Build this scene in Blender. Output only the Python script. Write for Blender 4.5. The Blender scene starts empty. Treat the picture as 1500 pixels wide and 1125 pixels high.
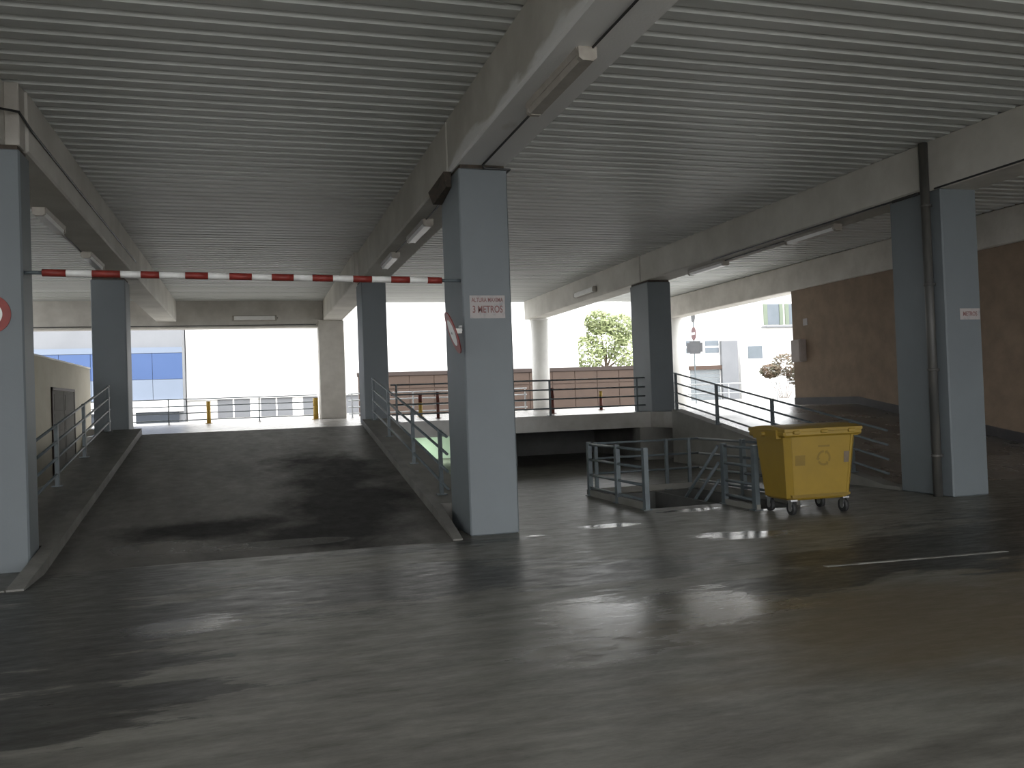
import bpy, bmesh, math, random
from mathutils import Vector, Matrix
random.seed(7)
S = bpy.context.scene
COL = S.collection
# ---------------------------------------------------------------- camera
F_PX, YAW, PITCH, ROLL, EYE = 1281.5, .28871, .01765, -.03599, 1.7
fw = Vector((math.sin(YAW)*math.cos(PITCH), math.cos(YAW)*math.cos(PITCH), math.sin(PITCH)))
rt0 = Vector((math.cos(YAW), -math.sin(YAW), 0)); up0 = rt0.cross(fw)
rt = rt0*math.cos(ROLL) + up0*math.sin(ROLL); up = up0*math.cos(ROLL) - rt0*math.sin(ROLL)
cam = bpy.data.objects.new('camera', bpy.data.cameras.new('camera')); COL.objects.link(cam)
M = Matrix.Identity(4)
for i in range(3):
    M[i][0], M[i][1], M[i][2] = rt[i], up[i], -fw[i]
M[2][3] = EYE
cam.matrix_world = M
cam.data.sensor_width = 36; cam.data.lens = F_PX/1500*36; cam.data.clip_end = 400
S.camera = cam
# ---------------------------------------------------------------- sky and exposure
W = bpy.data.worlds.new('overcast_sky'); S.world = W; W.use_nodes = True
bg = W.node_tree.nodes['Background']
bg.inputs[0].default_value = (0.97, 0.985, 1.0, 1); bg.inputs[1].default_value = 1.0
S.view_settings.view_transform = 'Standard'; S.view_settings.look = 'None'
S.view_settings.gamma = 1; S.view_settings.use_curve_mapping = False
S.view_settings.exposure = 2.5

# ---------------------------------------------------------------- helpers
def nmat(name, base, rough=.7, metal=0., c2=None, scale=3., det=4., bump=0., bscale=40., stretch=(1, 1, 1), lo=.35, hi=.65, rough2=None, emit=None):
    m = bpy.data.materials.new(name); m.use_nodes = True
    nt = m.node_tree; N = nt.nodes; L = nt.links; b = N['Principled BSDF']
    b.inputs['Base Color'].default_value = (*base, 1); b.inputs['Roughness'].default_value = rough
    b.inputs['Metallic'].default_value = metal
    if emit:
        b.inputs['Emission Color'].default_value = (*emit[0], 1); b.inputs['Emission Strength'].default_value = emit[1]
    tc = N.new('ShaderNodeTexCoord'); mp = N.new('ShaderNodeMapping'); mp.inputs['Scale'].default_value = stretch
    L.new(tc.outputs['Object'], mp.inputs[0])
    if c2:
        n = N.new('ShaderNodeTexNoise'); n.inputs['Scale'].default_value = scale; n.inputs['Detail'].default_value = det
        n.inputs['Roughness'].default_value = .62
        L.new(mp.outputs[0], n.inputs['Vector'])
        r = N.new('ShaderNodeMapRange'); r.inputs[1].default_value = lo; r.inputs[2].default_value = hi
        L.new(n.outputs[0], r.inputs[0])
        mx = N.new('ShaderNodeMix'); mx.data_type = 'RGBA'
        mx.inputs[6].default_value = (*base, 1); mx.inputs[7].default_value = (*c2, 1)
        L.new(r.outputs[0], mx.inputs[0]); L.new(mx.outputs[2], b.inputs['Base Color'])
        if rough2 is not None:
            rr = N.new('ShaderNodeMapRange'); rr.inputs[3].default_value = rough; rr.inputs[4].default_value = rough2
            L.new(r.outputs[0], rr.inputs[0]); L.new(rr.outputs[0], b.inputs['Roughness'])
    if bump:
        n2 = N.new('ShaderNodeTexNoise'); n2.inputs['Scale'].default_value = bscale; n2.inputs['Detail'].default_value = 5
        L.new(mp.outputs[0], n2.inputs['Vector'])
        bp = N.new('ShaderNodeBump'); bp.inputs['Strength'].default_value = bump; bp.inputs['Distance'].default_value = .02
        L.new(n2.outputs[0], bp.inputs['Height']); L.new(bp.outputs[0], b.inputs['Normal'])
    return m

class B:
    """collects faces of one part"""
    def __init__(s): s.bm = bmesh.new()
    def box(s, x0, x1, y0, y1, z0, z1, bev=0.):
        b2 = bmesh.new()
        vs = [b2.verts.new(p) for p in ((x0,y0,z0),(x1,y0,z0),(x1,y1,z0),(x0,y1,z0),(x0,y0,z1),(x1,y0,z1),(x1,y1,z1),(x0,y1,z1))]
        for f in ((0,3,2,1),(4,5,6,7),(0,1,5,4),(1,2,6,5),(2,3,7,6),(3,0,4,7)): b2.faces.new([vs[i] for i in f])
        if bev: bmesh.ops.bevel(b2, geom=b2.edges[:], offset=bev, segments=1, affect='EDGES')
        s._add(b2); return s
    def _add(s, b2):
        me = bpy.data.meshes.new('t'); b2.to_mesh(me); b2.free(); s.bm.from_mesh(me); bpy.data.meshes.remove(me)
    def hexa(s, p):
        vs = [s.bm.verts.new(q) for q in p]
        for f in ((0,3,2,1),(4,5,6,7),(0,1,5,4),(1,2,6,5),(2,3,7,6),(3,0,4,7)): s.bm.faces.new([vs[i] for i in f])
        return s
    def prism_x(s, prof, x0, x1):
        """profile in (y,z), extruded along x"""
        a = [s.bm.verts.new((x0, y, z)) for y, z in prof]; b = [s.bm.verts.new((x1, y, z)) for y, z in prof]
        n = len(prof)
        for i in range(n): s.bm.faces.new((a[i], a[(i+1) % n], b[(i+1) % n], b[i]))
        s.bm.faces.new(a[::-1]); s.bm.faces.new(b)
        return s
    def tube(s, p, q, r, n=10, r2=None, caps=True):
        p = Vector(p); q = Vector(q); d = (q-p).normalized()
        a = d.orthogonal().normalized(); b = d.cross(a); r2 = r if r2 is None else r2
        A = [s.bm.verts.new(p + (a*math.cos(t)+b*math.sin(t))*r) for t in [2*math.pi*i/n for i in range(n)]]
        Bv = [s.bm.verts.new(q + (a*math.cos(t)+b*math.sin(t))*r2) for t in [2*math.pi*i/n for i in range(n)]]
        for i in range(n):
            f = s.bm.faces.new((A[i], A[(i+1) % n], Bv[(i+1) % n], Bv[i])); f.smooth = n > 8
        if caps: s.bm.faces.new(A[::-1]); s.bm.faces.new(Bv)
        return s
    def path(s, pts, r, n=6):
        for a, b in zip(pts[:-1], pts[1:]): s.tube(a, b, r, n)
        return s
    def quad(s, *p):
        s.bm.faces.new([s.bm.verts.new(q) for q in p]); return s
    def obj(s, name, mat, parent=None, loc=None):
        bmesh.ops.recalc_face_normals(s.bm, faces=s.bm.faces[:])
        me = bpy.data.meshes.new(name); s.bm.to_mesh(me); s.bm.free()
        if mat: me.materials.append(mat)
        o = bpy.data.objects.new(name, me); COL.objects.link(o)
        if parent: o.parent = parent
        return o

def recenter(o):
    """origin of a lone mesh at the centre of its base"""
    me = o.data; xs = [v.co for v in me.vertices]
    c = Vector(((min(v.x for v in xs)+max(v.x for v in xs))/2, (min(v.y for v in xs)+max(v.y for v in xs))/2, min(v.z for v in xs)))
    return c
def tag(o, label, cat, group=None):
    o['label'] = label; o['category'] = cat
    if group: o['group'] = group
    return o
def struct(o): o['kind'] = 'structure'; return o
def thing(name, label, cat, loc=(0, 0, 0), rz=0, group=None):
    o = bpy.data.objects.new(name, None); COL.objects.link(o); o.location = loc; o.rotation_euler = (0, 0, rz)
    o.empty_display_size = .1
    return tag(o, label, cat, group)
def part(o, parent):
    """parent keeping world coordinates of the mesh (mesh is in world space)"""
    o.parent = parent; o.matrix_parent_inverse = (Matrix.Translation(parent.location) @ parent.rotation_euler.to_matrix().to_4x4()).inverted()
    return o

# ---------------------------------------------------------------- materials
class NG:
    """small node helper for patchy wet concrete"""
    def __init__(s, name):
        s.m = bpy.data.materials.new(name); s.m.use_nodes = True
        s.N = s.m.node_tree.nodes; s.L = s.m.node_tree.links; s.b = s.N['Principled BSDF']
        s.tc = s.N.new('ShaderNodeTexCoord')
    def noise(s, scale, det, rough, sx=1, sy=1, off=(0, 0, 0)):
        mp = s.N.new('ShaderNodeMapping'); mp.inputs['Scale'].default_value = (sx, sy, 1); mp.inputs['Location'].default_value = off
        s.L.new(s.tc.outputs['Object'], mp.inputs[0])
        n = s.N.new('ShaderNodeTexNoise'); n.inputs['Scale'].default_value = scale; n.inputs['Detail'].default_value = det; n.inputs['Roughness'].default_value = rough
        s.L.new(mp.outputs[0], n.inputs['Vector']); return n.outputs[0]
    def rng(s, v, a, b_, c, d):
        r = s.N.new('ShaderNodeMapRange')
        for i, x in enumerate((a, b_, c, d)): r.inputs[i+1].default_value = x
        s.L.new(v, r.inputs[0]); return r.outputs[0]
    def mix(s, f, c1, c2):
        x = s.N.new('ShaderNodeMix'); x.data_type = 'RGBA'; s.L.new(f, x.inputs[0])
        for i, c in ((6, c1), (7, c2)):
            if isinstance(c, tuple): x.inputs[i].default_value = (*c, 1)
            else: s.L.new(c, x.inputs[i])
        return x.outputs[2]
    def fmix(s, f, a, b):
        x = s.N.new('ShaderNodeMix'); x.data_type = 'FLOAT'; s.L.new(f, x.inputs[0])
        for i, c in ((2, a), (3, b)):
            if isinstance(c, (int, float)): x.inputs[i].default_value = c
            else: s.L.new(c, x.inputs[i])
        return x.outputs[0]
    def math(s, op, a, b):
        x = s.N.new('ShaderNodeMath'); x.operation = op
        for i, c in enumerate((a, b)):
            if isinstance(c, (int, float)): x.inputs[i].default_value = c
            else: s.L.new(c, x.inputs[i])
        return x.outputs[0]
    def patches(s, blobs):
        """largest of 1-|p-c|/r over elliptical stains on the ground"""
        out = None
        for cx, cy, rx, ry in blobs:
            mp = s.N.new('ShaderNodeMapping'); mp.vector_type = 'POINT'
            mp.inputs['Scale'].default_value = (1/rx, 1/ry, 0); mp.inputs['Location'].default_value = (-cx/rx, -cy/ry, 0)
            s.L.new(s.tc.outputs['Object'], mp.inputs[0])
            l = s.N.new('ShaderNodeVectorMath'); l.operation = 'LENGTH'; s.L.new(mp.outputs[0], l.inputs[0])
            v = s.math('MAXIMUM', s.math('SUBTRACT', 1.0, l.outputs['Value']), -1.0)
            out = v if out is None else s.math('MAXIMUM', out, v)
        return out
    def bump(s, scale, strength):
        bp = s.N.new('ShaderNodeBump'); bp.inputs['Strength'].default_value = strength; bp.inputs['Distance'].default_value = .01
        s.L.new(s.noise(scale, 6, .65), bp.inputs['Height']); s.L.new(bp.outputs[0], s.b.inputs['Normal'])

def floor_material():
    g = NG('wet_concrete_floor')
    edge = g.rng(g.noise(.9, 7, .62, .55, 1.5, (3.3, 1.7, 0)), .3, .7, -.55, .55)
    fine = g.rng(g.noise(3.4, 9, .74, .4, 1.7, (1.3, 7.7, 0)), .3, .7, -.5, .5)
    wobble = g.math('ADD', edge, fine)
    damp_p = g.patches([(1.0, 8.35, 2.3, .9), (3.2, 7.75, 1.1, .55), (6.6, 7.3, 2.2, .8), (-1.9, 7.6, 1.6, 1.9), (-1.6, 5.6, 1.2, .6), (-2, 9.6, 1.6, 1.0), (1.5, 10.2, 1.2, .3), (12, 8, 4, 2), (4.6, 6.7, .9, .4)])
    wet = g.rng(g.math('ADD', damp_p, g.math('MULTIPLY', wobble, 1.15)), -.10, .04, 0, 1)
    pool_p = g.patches([(3.5, 6.25, .62, .72), (2.62, 6.25, .55, .75), (2.2, 5.5, .7, .4), (4.55, 10.72, .5, .25), (7.1, 11.1, .7, .35), (6.1, 11.5, .5, .2), (3.35, 10.38, .16, .06), (-.55, 7.4, .5, .3), (5.6, 9.2, .6, .25)])
    pool = g.rng(g.math('ADD', pool_p, g.math('MULTIPLY', wobble, .95)), -.05, .4, 0, 1)
    rust = g.rng(g.math('ADD', g.patches([(4.6, 5.3, 2.2, 1.5), (8, 6, 3, 2)]), g.math('MULTIPLY', edge, .8)), -.1, .6, 0, .9)
    dirt = g.rng(g.noise(2.4, 9, .76, .45, 1.6), .36, .64, 0, 1)
    dry = g.mix(dirt, (.195, .188, .166), (.088, .083, .071))
    dry = g.mix(rust, dry, (.12, .096, .062))
    damp = g.mix(dirt, (.056, .054, .047), (.028, .027, .0235))
    g.L.new(g.mix(wet, dry, damp), g.b.inputs['Base Color'])
    r = g.fmix(pool, g.fmix(wet, .42, .37), .16)
    r = g.math('ADD', r, g.rng(g.noise(6, 9, .75, .5, 1.6), .3, .7, -.12, .16))
    g.L.new(r, g.b.inputs['Roughness']); g.b.inputs['IOR'].default_value = 1.36
    g.bump(14, .12)
    return g.m

def ramp_material():
    g = NG('damp_ramp_concrete')
    edge = g.rng(g.noise(.8, 7, .65, .8, .8, (2.1, 5.2, 0)), .3, .7, -.5, .5)
    stain = g.rng(g.math('ADD', g.patches([(1.25, 13.2, .9, 3.8), (.9, 11.3, 1.2, .7), (-.6, 11.9, 1.3, .5)]), g.math('MULTIPLY', edge, 1.1)), -.1, .5, 0, 1)
    dirt = g.rng(g.noise(1.3, 7, .68, 1.2, .5), .33, .68, 0, 1)
    c = g.mix(dirt, (.135, .127, .115), (.065, .062, .056))
    g.L.new(g.mix(stain, c, (.016, .0155, .015)), g.b.inputs['Base Color'])
    pool = g.rng(g.math('ADD', g.patches([(-1.15, 11.15, .55, .3), (.1, 10.95, 1.0, .16)]), g.math('MULTIPLY', edge, .5)), -.05, .15, 0, 1)
    r = g.fmix(pool, g.fmix(stain, .42, .6), .2)
    g.L.new(g.math('ADD', r, g.rng(g.noise(5, 6, .7), .3, .7, -.06, .1)), g.b.inputs['Roughness']); g.b.inputs['IOR'].default_value = 1.38
    g.bump(20, .2)
    return g.m

MT = {}
MT['floor'] = floor_material()
MT['ramp'] = ramp_material()
MT['ramp2'] = nmat('wet_grey_ramp_concrete', (.16, .152, .14), .22, c2=(.09, .085, .078), scale=.7, det=6, bump=.15, bscale=22, rough2=.34)
MT['kerb'] = nmat('kerb_concrete', (.17, .165, .15), .6, c2=(.11, .105, .095), scale=2.5, bump=.2)
MT['slab'] = nmat('slab_concrete', (.33, .315, .29), .25, c2=(.25, .235, .215), scale=1.2, bump=.15)
MT['conc'] = nmat('grey_concrete', (.56, .535, .49), .75, c2=(.44, .415, .375), scale=1.3, bump=.15)
MT['paint'] = nmat('blue_grey_column_paint', (.145, .165, .176), .55, c2=(.127, .144, .154), scale=1.1, bump=.06, lo=.3, hi=.75)
MT['darkwall'] = nmat('dark_rendered_wall', (.10, .10, .095), .8, c2=(.07, .07, .066), scale=1.4, bump=.2)
MT['retain'] = nmat('retaining_concrete', (.2, .195, .175), .75, c2=(.14, .135, .12), scale=1.2, bump=.2)
MT['deck'] = nmat('galvanised_steel_deck', (.64, .655, .635), .5, .1, c2=(.54, .555, .535), scale=.8, stretch=(.25, 2, 1))
MT['rail'] = nmat('blue_grey_railing_paint', (.10, .122, .132), .5, c2=(.075, .092, .10), scale=5)
MT['railgalv'] = nmat('galvanised_railing', (.42, .44, .45), .35, .6, c2=(.33, .34, .35), scale=5)
MT['brownwall'] = nmat('brown_block_wall', (.25, .185, .13), .85, c2=(.20, .146, .104), scale=2.2, bump=.3, bscale=14)
MT['plinth'] = nmat('dark_plinth_paint', (.035, .033, .035), .6, c2=(.05, .045, .045), scale=3)
MT['cream'] = nmat('cream_wall_paint', (.27, .245, .185), .8, c2=(.235, .212, .16), scale=1.2, bump=.1)
MT['greydoor'] = nmat('grey_door_paint', (.075, .07, .06), .95, c2=(.06, .056, .048), scale=2)
MT['black'] = nmat('black_rubber', (.02, .02, .021), .6, c2=(.03, .03, .03), scale=20)
MT['cable'] = nmat('black_cable', (.015, .015, .016), .5, c2=(.025, .025, .025), scale=10)
MT['stain'] = nmat('dark_bearing_pad', (.04, .035, .028), .85, c2=(.08, .06, .045), scale=9, bump=.3)
MT['pipe'] = nmat('dark_downpipe', (.05, .05, .048), .5, c2=(.09, .085, .075), scale=6, stretch=(1, 1, .2))
MT['red'] = nmat('red_reflective_tape', (.24, .026, .018), .5, c2=(.19, .022, .016), scale=8)
MT['white'] = nmat('white_reflective_tape', (.78, .78, .76), .45, c2=(.70, .70, .68), scale=8)
MT['yellow'] = nmat('yellow_bin_plastic', (.27, .172, .016), .48, c2=(.24, .155, .015), scale=3, bump=.03)
MT['yellowdk'] = nmat('yellow_bin_moulding', (.19, .12, .013), .5, c2=(.17, .11, .013), scale=6)
MT['metal'] = nmat('zinc_plated_steel', (.6, .6, .6), .3, .9, c2=(.5, .5, .5), scale=8)
MT['lamphouse'] = nmat('lamp_housing', (.40, .375, .33), .5, c2=(.33, .30, .26), scale=6)
MT['diffuser'] = nmat('lamp_diffuser', (.80, .80, .78), .3, c2=(.72, .71, .68), scale=3)
MT['signw'] = nmat('faded_white_sticker', (.36, .33, .32), .6, c2=(.24, .245, .25), scale=9, lo=.5, hi=.75)
MT['signred'] = nmat('faded_red_lettering', (.19, .065, .06), .6, c2=(.2, .12, .115), scale=12)
MT['bwhite'] = nmat('white_facade_render', (.80, .79, .77), .8, c2=(.75, .74, .72), scale=.4)
MT['bblue'] = nmat('blue_metal_cladding', (.028, .065, .17), .5, c2=(.032, .07, .18), scale=.3)
MT['bpale'] = nmat('pale_blue_cladding', (.15, .18, .235), .6, c2=(.14, .17, .22), scale=.3)
MT['bgrey'] = nmat('pale_grey_cladding', (.17, .175, .185), .6, c2=(.15, .155, .165), scale=.6)
MT['glass'] = nmat('grey_window_glass', (.10, .12, .14), .12, c2=(.08, .1, .115), scale=.7)
MT['shutter'] = nmat('grey_roller_shutter', (.17, .19, .20), .5, c2=(.15, .165, .175), scale=2)
MT['lintel'] = nmat('brown_lintel', (.07, .04, .027), .7, c2=(.06, .035, .024), scale=2)
MT['panel'] = nmat('shaded_brown_fence_panel', (.055, .033, .022), .75, c2=(.045, .027, .018), scale=2)  # brown lowered so the colour carries the shade lying on this wall
MT['coping'] = nmat('dark_brown_coping', (.03, .017, .013), .7, c2=(.025, .015, .011), scale=3)
MT['street'] = nmat('pale_street_paving', (.32, .31, .29), .55, c2=(.26, .25, .235), scale=.8)
MT['bark'] = nmat('tree_bark', (.12, .09, .06), .9, c2=(.08, .06, .045), scale=8)
MT['leaf'] = nmat('tree_leaves', (.24, .29, .13), .6, c2=(.34, .37, .19), scale=2)
MT['shrub'] = nmat('dry_shrub_leaves', (.075, .075, .045), .7, c2=(.12, .07, .04), scale=2)
MT['green'] = nmat('green_shutter_paint', (.135, .165, .115), .5, c2=(.12, .15, .105), scale=3)
MT['bolyel'] = nmat('yellow_bollard_paint', (.40, .25, .03), .6, c2=(.35, .22, .03), scale=6)
MT['bolred'] = nmat('red_bollard_paint', (.13, .028, .015), .6, c2=(.11, .024, .014), scale=6)
MT['palegreen'] = nmat('pale_green_wall', (.55, .62, .52), .7, c2=(.50, .57, .48), scale=1.5)
MT['tube'] = nmat('lit_fluorescent_tube', (.9, .95, .9), .4, emit=((.80, 1.0, .82), 14.0), c2=(.9, .95, .9))
MT['darkred'] = nmat('backlit_red_sign_paint', (.07, .01, .014), .5, c2=(.06, .01, .012), scale=4)  # red darkened in the colour itself to paint the sign's backlit shade
MT['whitecol'] = nmat('white_column_paint', (.80, .79, .76), .7, c2=(.72, .71, .68), scale=1.5)
MT['darkglass'] = nmat('dark_blue_glazing', (.022, .03, .042), .5, c2=(.02, .026, .036), scale=.6)
MT['darkgrey'] = nmat('dark_grey_sign_back', (.05, .052, .055), .7, c2=(.06, .06, .062), scale=5)
MT['stick'] = nmat('grubby_bin_sticker', (.16, .12, .08), .6, c2=(.13, .10, .07), scale=9)
MT['box'] = nmat('brown_grey_box', (.30, .25, .23), .5, c2=(.26, .22, .2), scale=4)
MT['line'] = nmat('worn_floor_paint', (.33, .325, .30), .5, c2=(.17, .165, .15), scale=4, lo=.4, hi=.6)
# beam: grey-brown concrete with whitewash on and near the soffit
def beam_mat():
    m = nmat('whitewashed_beam_concrete', (.64, .62, .57), .8, c2=(.52, .50, .455), scale=1.1, bump=.2)
    N = m.node_tree.nodes; L = m.node_tree.links; b = N['Principled BSDF']
    src = b.inputs['Base Color'].links[0].from_socket
    tc = N.new('ShaderNodeTexCoord'); sp = N.new('ShaderNodeSeparateXYZ'); L.new(tc.outputs['Object'], sp.inputs[0])
    n = N.new('ShaderNodeTexNoise'); n.inputs['Scale'].default_value = 1.6; n.inputs['Detail'].default_value = 6
    mp = N.new('ShaderNodeMapping'); mp.inputs['Scale'].default_value = (1, .6, 2); L.new(tc.outputs['Object'], mp.inputs[0]); L.new(mp.outputs[0], n.inputs[0])
    a = N.new('ShaderNodeMath'); a.operation = 'MULTIPLY_ADD'; L.new(n.outputs[0], a.inputs[0]); a.inputs[1].default_value = .5; L.new(sp.outputs['Z'], a.inputs[2])
    r = N.new('ShaderNodeMapRange'); r.inputs[1].default_value = 5.10; r.inputs[2].default_value = 5.04; L.new(a.outputs[0], r.inputs[0])
    mx = N.new('ShaderNodeMix'); mx.data_type = 'RGBA'; L.new(r.outputs[0], mx.inputs[0]); L.new(src, mx.inputs[6]); mx.inputs[7].default_value = (.80, .80, .79, 1)
    L.new(mx.outputs[2], b.inputs['Base Color'])
    return m
MT['beam'] = beam_mat()
MT['beamplain'] = nmat('grey_beam_concrete', (.66, .64, .59), .8, c2=(.54, .52, .475), scale=.9, bump=.2)

# ================================================================ STRUCTURE
YF, YB = -4.6, 31.9            # front and back edge of the covered hall
ZB, ZC = 4.70, 5.40            # beam soffit, steel deck
XL, XW = -9.0, 15.5            # left wall, right wall
SL = 1.25                      # upper floor level
# lower floor with the stairwell left open
hx0, hx1, hx2, hy0, hy1, hyb = 5.62, 6.78, 7.55, 11.05, 11.95, 14.05
xs = [XL, 2.95, hx0, hx1, hx2, 10.0, XW]; ys = [YF, hy0, hy1, hyb, 21.0, 29.5]
b = B()
for i in range(len(xs)-1):
    for j in range(len(ys)-1):
        cx, cy = (xs[i]+xs[i+1])/2, (ys[j]+ys[j+1])/2
        if hx0 < cx < hx2 and hy1 < cy < hyb: continue
        if hx1 < cx < hx2 and hy0 < cy < hy1: continue
        b.quad((xs[i], ys[j], 0), (xs[i+1], ys[j], 0), (xs[i+1], ys[j+1], 0), (xs[i], ys[j+1], 0))
bmesh.ops.remove_doubles(b.bm, verts=b.bm.verts[:], dist=1e-4)
struct(b.obj('floor', MT['floor']))
# upper floor slab (three tongues reach to the ramp heads)
b = B()
b.box(-3.4, XW+.6, 21.0, YB+.4, .85, SL)
b.box(XL, -3.4, 29.5, YB+.4, 0, SL)
b.box(-3.3, 2.95, 19.43, 21.0, .85, SL)
b.box(10.0, XW+.6, 19.78, 21.0, .85, SL)
up_floor = struct(b.obj('floor_upper', MT['slab']))
# corrugated steel deck
ceil = bpy.data.objects.new('ceiling', None); COL.objects.link(ceil); struct(ceil)
PITCH_R = .29
def deck(x0, x1):
    bb = B(); bm = bb.bm; prev = None; y = YF
    while y < YB:
        for dy, z in ((0, ZC), (.165, ZC), (.175, ZC+.065), (.275, ZC+.065)):
            cur = (bm.verts.new((x0, y+dy, z)), bm.verts.new((x1, y+dy, z)))
            if prev: bm.faces.new((prev[0], prev[1], cur[1], cur[0]))
            prev = cur
        y += PITCH_R
    o = bb.obj('deck_sheet', MT['deck'], ceil)
    return o
for x0, x1 in ((XL, -2.7), (-2.7, 2.88), (2.88, 10.3), (10.3, XW+.5)): deck(x0, x1)
b = B(); b.box(XL-.2, XW+.8, YF-.2, YB+.2, ZC+.08, ZC+.4); o = b.obj('roof_slab', MT['conc'], ceil)
# walls
b = B(); b.box(XW, XW+.3, YF, 22.6, 0, ZC+.09)
wr = struct(b.obj('wall_right', MT['brownwall']))
b = B(); b.hexa([(XW-.03, YF, 0), (XW, YF, 0), (XW, 12.2, 0), (XW-.03, 12.2, 0), (XW-.03, YF, .22), (XW, YF, .22), (XW, 12.2, .22), (XW-.03, 12.2, .22)])
b.hexa([(XW-.03, 12.2, 0), (XW, 12.2, 0), (XW, 19.78, SL), (XW-.03, 19.78, SL), (XW-.03, 12.2, .22), (XW, 12.2, .22), (XW, 19.78, SL+.2), (XW-.03, 19.78, SL+.2)])
b.box(XW-.03, XW, 19.78, 22.6, SL, SL+.2)
o = b.obj('baseboard_right', MT['plinth']); struct(o)
b = B(); b.box(XL-.3, XL, YF, YB, 0, 4.55); struct(b.obj('wall_left', MT['cream']))  # unseen wall, height tuned for the side light passing over it
b = B(); b.box(XL, XW, YF-.3, YF, 4.6, ZC+.09); struct(b.obj('wall_front', MT['conc']))  # unseen lintel behind the camera, lowered to dim light from the entrance
# wall below the upper floor, with a lit pale green bay and a dark bay
b = B(); b.box(6.4, 10.0, 25.0, 25.2, 0, .85); b.box(6.2, 6.4, 21.3, 25.2, 0, .85); struct(b.obj('wall_back', MT['darkwall']))
b = B(); b.box(2.95, 6.2, 26.0, 26.2, 0, .85); struct(b.obj('wall_back_lit', MT['palegreen']))
b = B(); b.box(2.75, 2.95, 21.0, 26.2, 0, .85); b.box(-3.4, -3.2, 19.43, 29.5, 0, .85); b.box(9.62, 10.0, 20.87, 21.3, 0, .85); b.box(9.98, 10.64, 20.86, 21.95, 0, .85); b.box(10.0, 10.2, 21.0, 25.2, 0, .85); struct(b.obj('wall_under_slab', MT['retain']))

# ================================================================ COLUMNS
def column(x0, x1, y0, y1, z0, label, head=None):
    t = thing('concrete_column', label, 'column', ((x0+x1)/2, (y0+y1)/2, z0), group='square columns of the hall')
    part(B().box(x0, x1, y0, y1, z0, ZB-.05, .018).obj('shaft', MT['paint']), t)
    part(B().box(x0+.03, x1-.03, y0+.03, y1-.03, ZB-.05, ZB).obj('bearing_pad', MT['stain']), t)
    return t
cC = column(2.57, 3.21, 10.70, 11.76, 0, 'blue-grey column bearing the 3 METROS sign beside the ramp')
cL = column(-3.02, -2.38, 10.70, 11.15, 0, 'blue-grey column holding a round red sign where the striped bar starts')
cR = column(10.0, 10.66, 10.70, 11.80, 0, 'blue-grey column with a dark downpipe on its side, by the brown wall')
column(-3.32, -2.62, 20.85, 21.6, SL, 'dark blue-grey column at the head of the ramp, before the blue building')
column(2.55, 3.13, 20.85, 21.9, SL, 'blue-grey column at the ramp head where the sloping railing ends')
column(9.98, 10.64, 20.85, 21.95, SL, 'blue-grey column at the slab corner where two railings meet')
def raw_column(x0, x1, y0, y1, label):
    return tag(B().box(x0, x1, y0, y1, SL, ZB, .02).obj('edge_column', MT['conc']), label, 'column')
raw_column(2.27, 3.15, 31.1, 31.75, 'bare grey-brown wide column at the far edge beside a yellow post')
def round_column(x, y, r, label):
    t = thing('round_column', label, 'column', (x, y, SL), group='round white columns')
    part(B().tube((x, y, SL), (x, y, ZB), r, 28).obj('shaft', MT['whitecol']), t)
    part(B().tube((x, y, ZB-.06), (x, y, ZB), r+.03, 28).obj('collar', MT['whitecol']), t)
round_column(10.45, 31.3, .33, 'round pale concrete column between the brown wall and the white facade')
round_column(15.85, 30.7, .34, 'round pale concrete column beside the hanging street signs')

# ================================================================ BEAMS
def beam(x0, x1, y0, y1, z0, z1, label, mat='beamplain'):
    return tag(B().box(x0, x1, y0, y1, z0, z1, .025).obj('concrete_beam', MT[mat]), label, 'beam', 'roof beams')
beam(-3.0, -2.53, YF, 10.98, ZB, ZC+.02, 'roof beam ending against the pale block above the round-sign column')
beam(-3.0, -2.36, 11.02, 21.22, ZB, ZC+.02, 'roof beam with two white lamps on the cream wall side of the ramp')
beam(-3.0, -2.36, 21.26, 31.3, ZB, ZC+.02, 'roof beam running out from the ramp head to the blue building side')
beam(2.55, 3.23, YF, 11.2, ZB, ZC+.02, 'whitewashed roof beam with a single brown lamp', 'beam')
beam(2.55, 3.23, 11.24, 21.3, ZB, ZC+.02, 'roof beam with two lamps between the sign column and ramp head')
beam(2.45, 3.13, 21.34, 31.75, ZB, ZC+.02, 'pale roof beam ending on the bare far-edge column')
beam(10.0, 10.66, YF, 10.95, ZB-.06, ZC+.02, 'roof beam running forward from the downpipe column')
beam(10.0, 10.66, 11.10, 21.3, ZB, ZC+.02, 'roof beam with two lamps between downpipe column and slab corner')
beam(10.0, 10.66, 21.34, 31.7, ZB, ZC+.02, 'roof beam ending on the round column before the brown wall')
beam(XW-.1, XW+.55, 9.0, 31.2, 4.62, ZC-.01, 'roof beam along the top of the brown wall', 'conc')
tag(B().box(XL, 2.45, 31.2, 31.8, 4.48, ZC+.02, .02).obj('edge_beam', MT['conc']), 'deep dark edge beam over the far opening with one lamp', 'beam')
# pale concrete head beside the left column top
tag(B().box(-2.53, -2.38, 10.72, 10.98, ZB, ZC, .01).obj('concrete_block', MT['conc']), 'pale concrete block on top of the round-sign column', 'block')
# joint cover above the downpipe column
tag(B().box(9.985, 10.62, 10.951, 11.099, ZB, ZC+.02, .01).obj('joint_filler', MT['stain']), 'rusty dark joint between two beams above the downpipe', 'joint')
tag(B().hexa([(2.50, 11.1, 4.50), (2.569, 11.1, 4.50), (2.569, 11.7, 4.40), (2.44, 11.7, 4.40), (2.47, 11.1, 4.699), (2.569, 11.1, 4.699), (2.569, 11.7, 4.699), (2.38, 11.7, 4.56)]).obj('dark_corbel', MT['stain']), 'dark crumbling corbel on the ramp side of the sign column', 'corbel')

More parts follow.
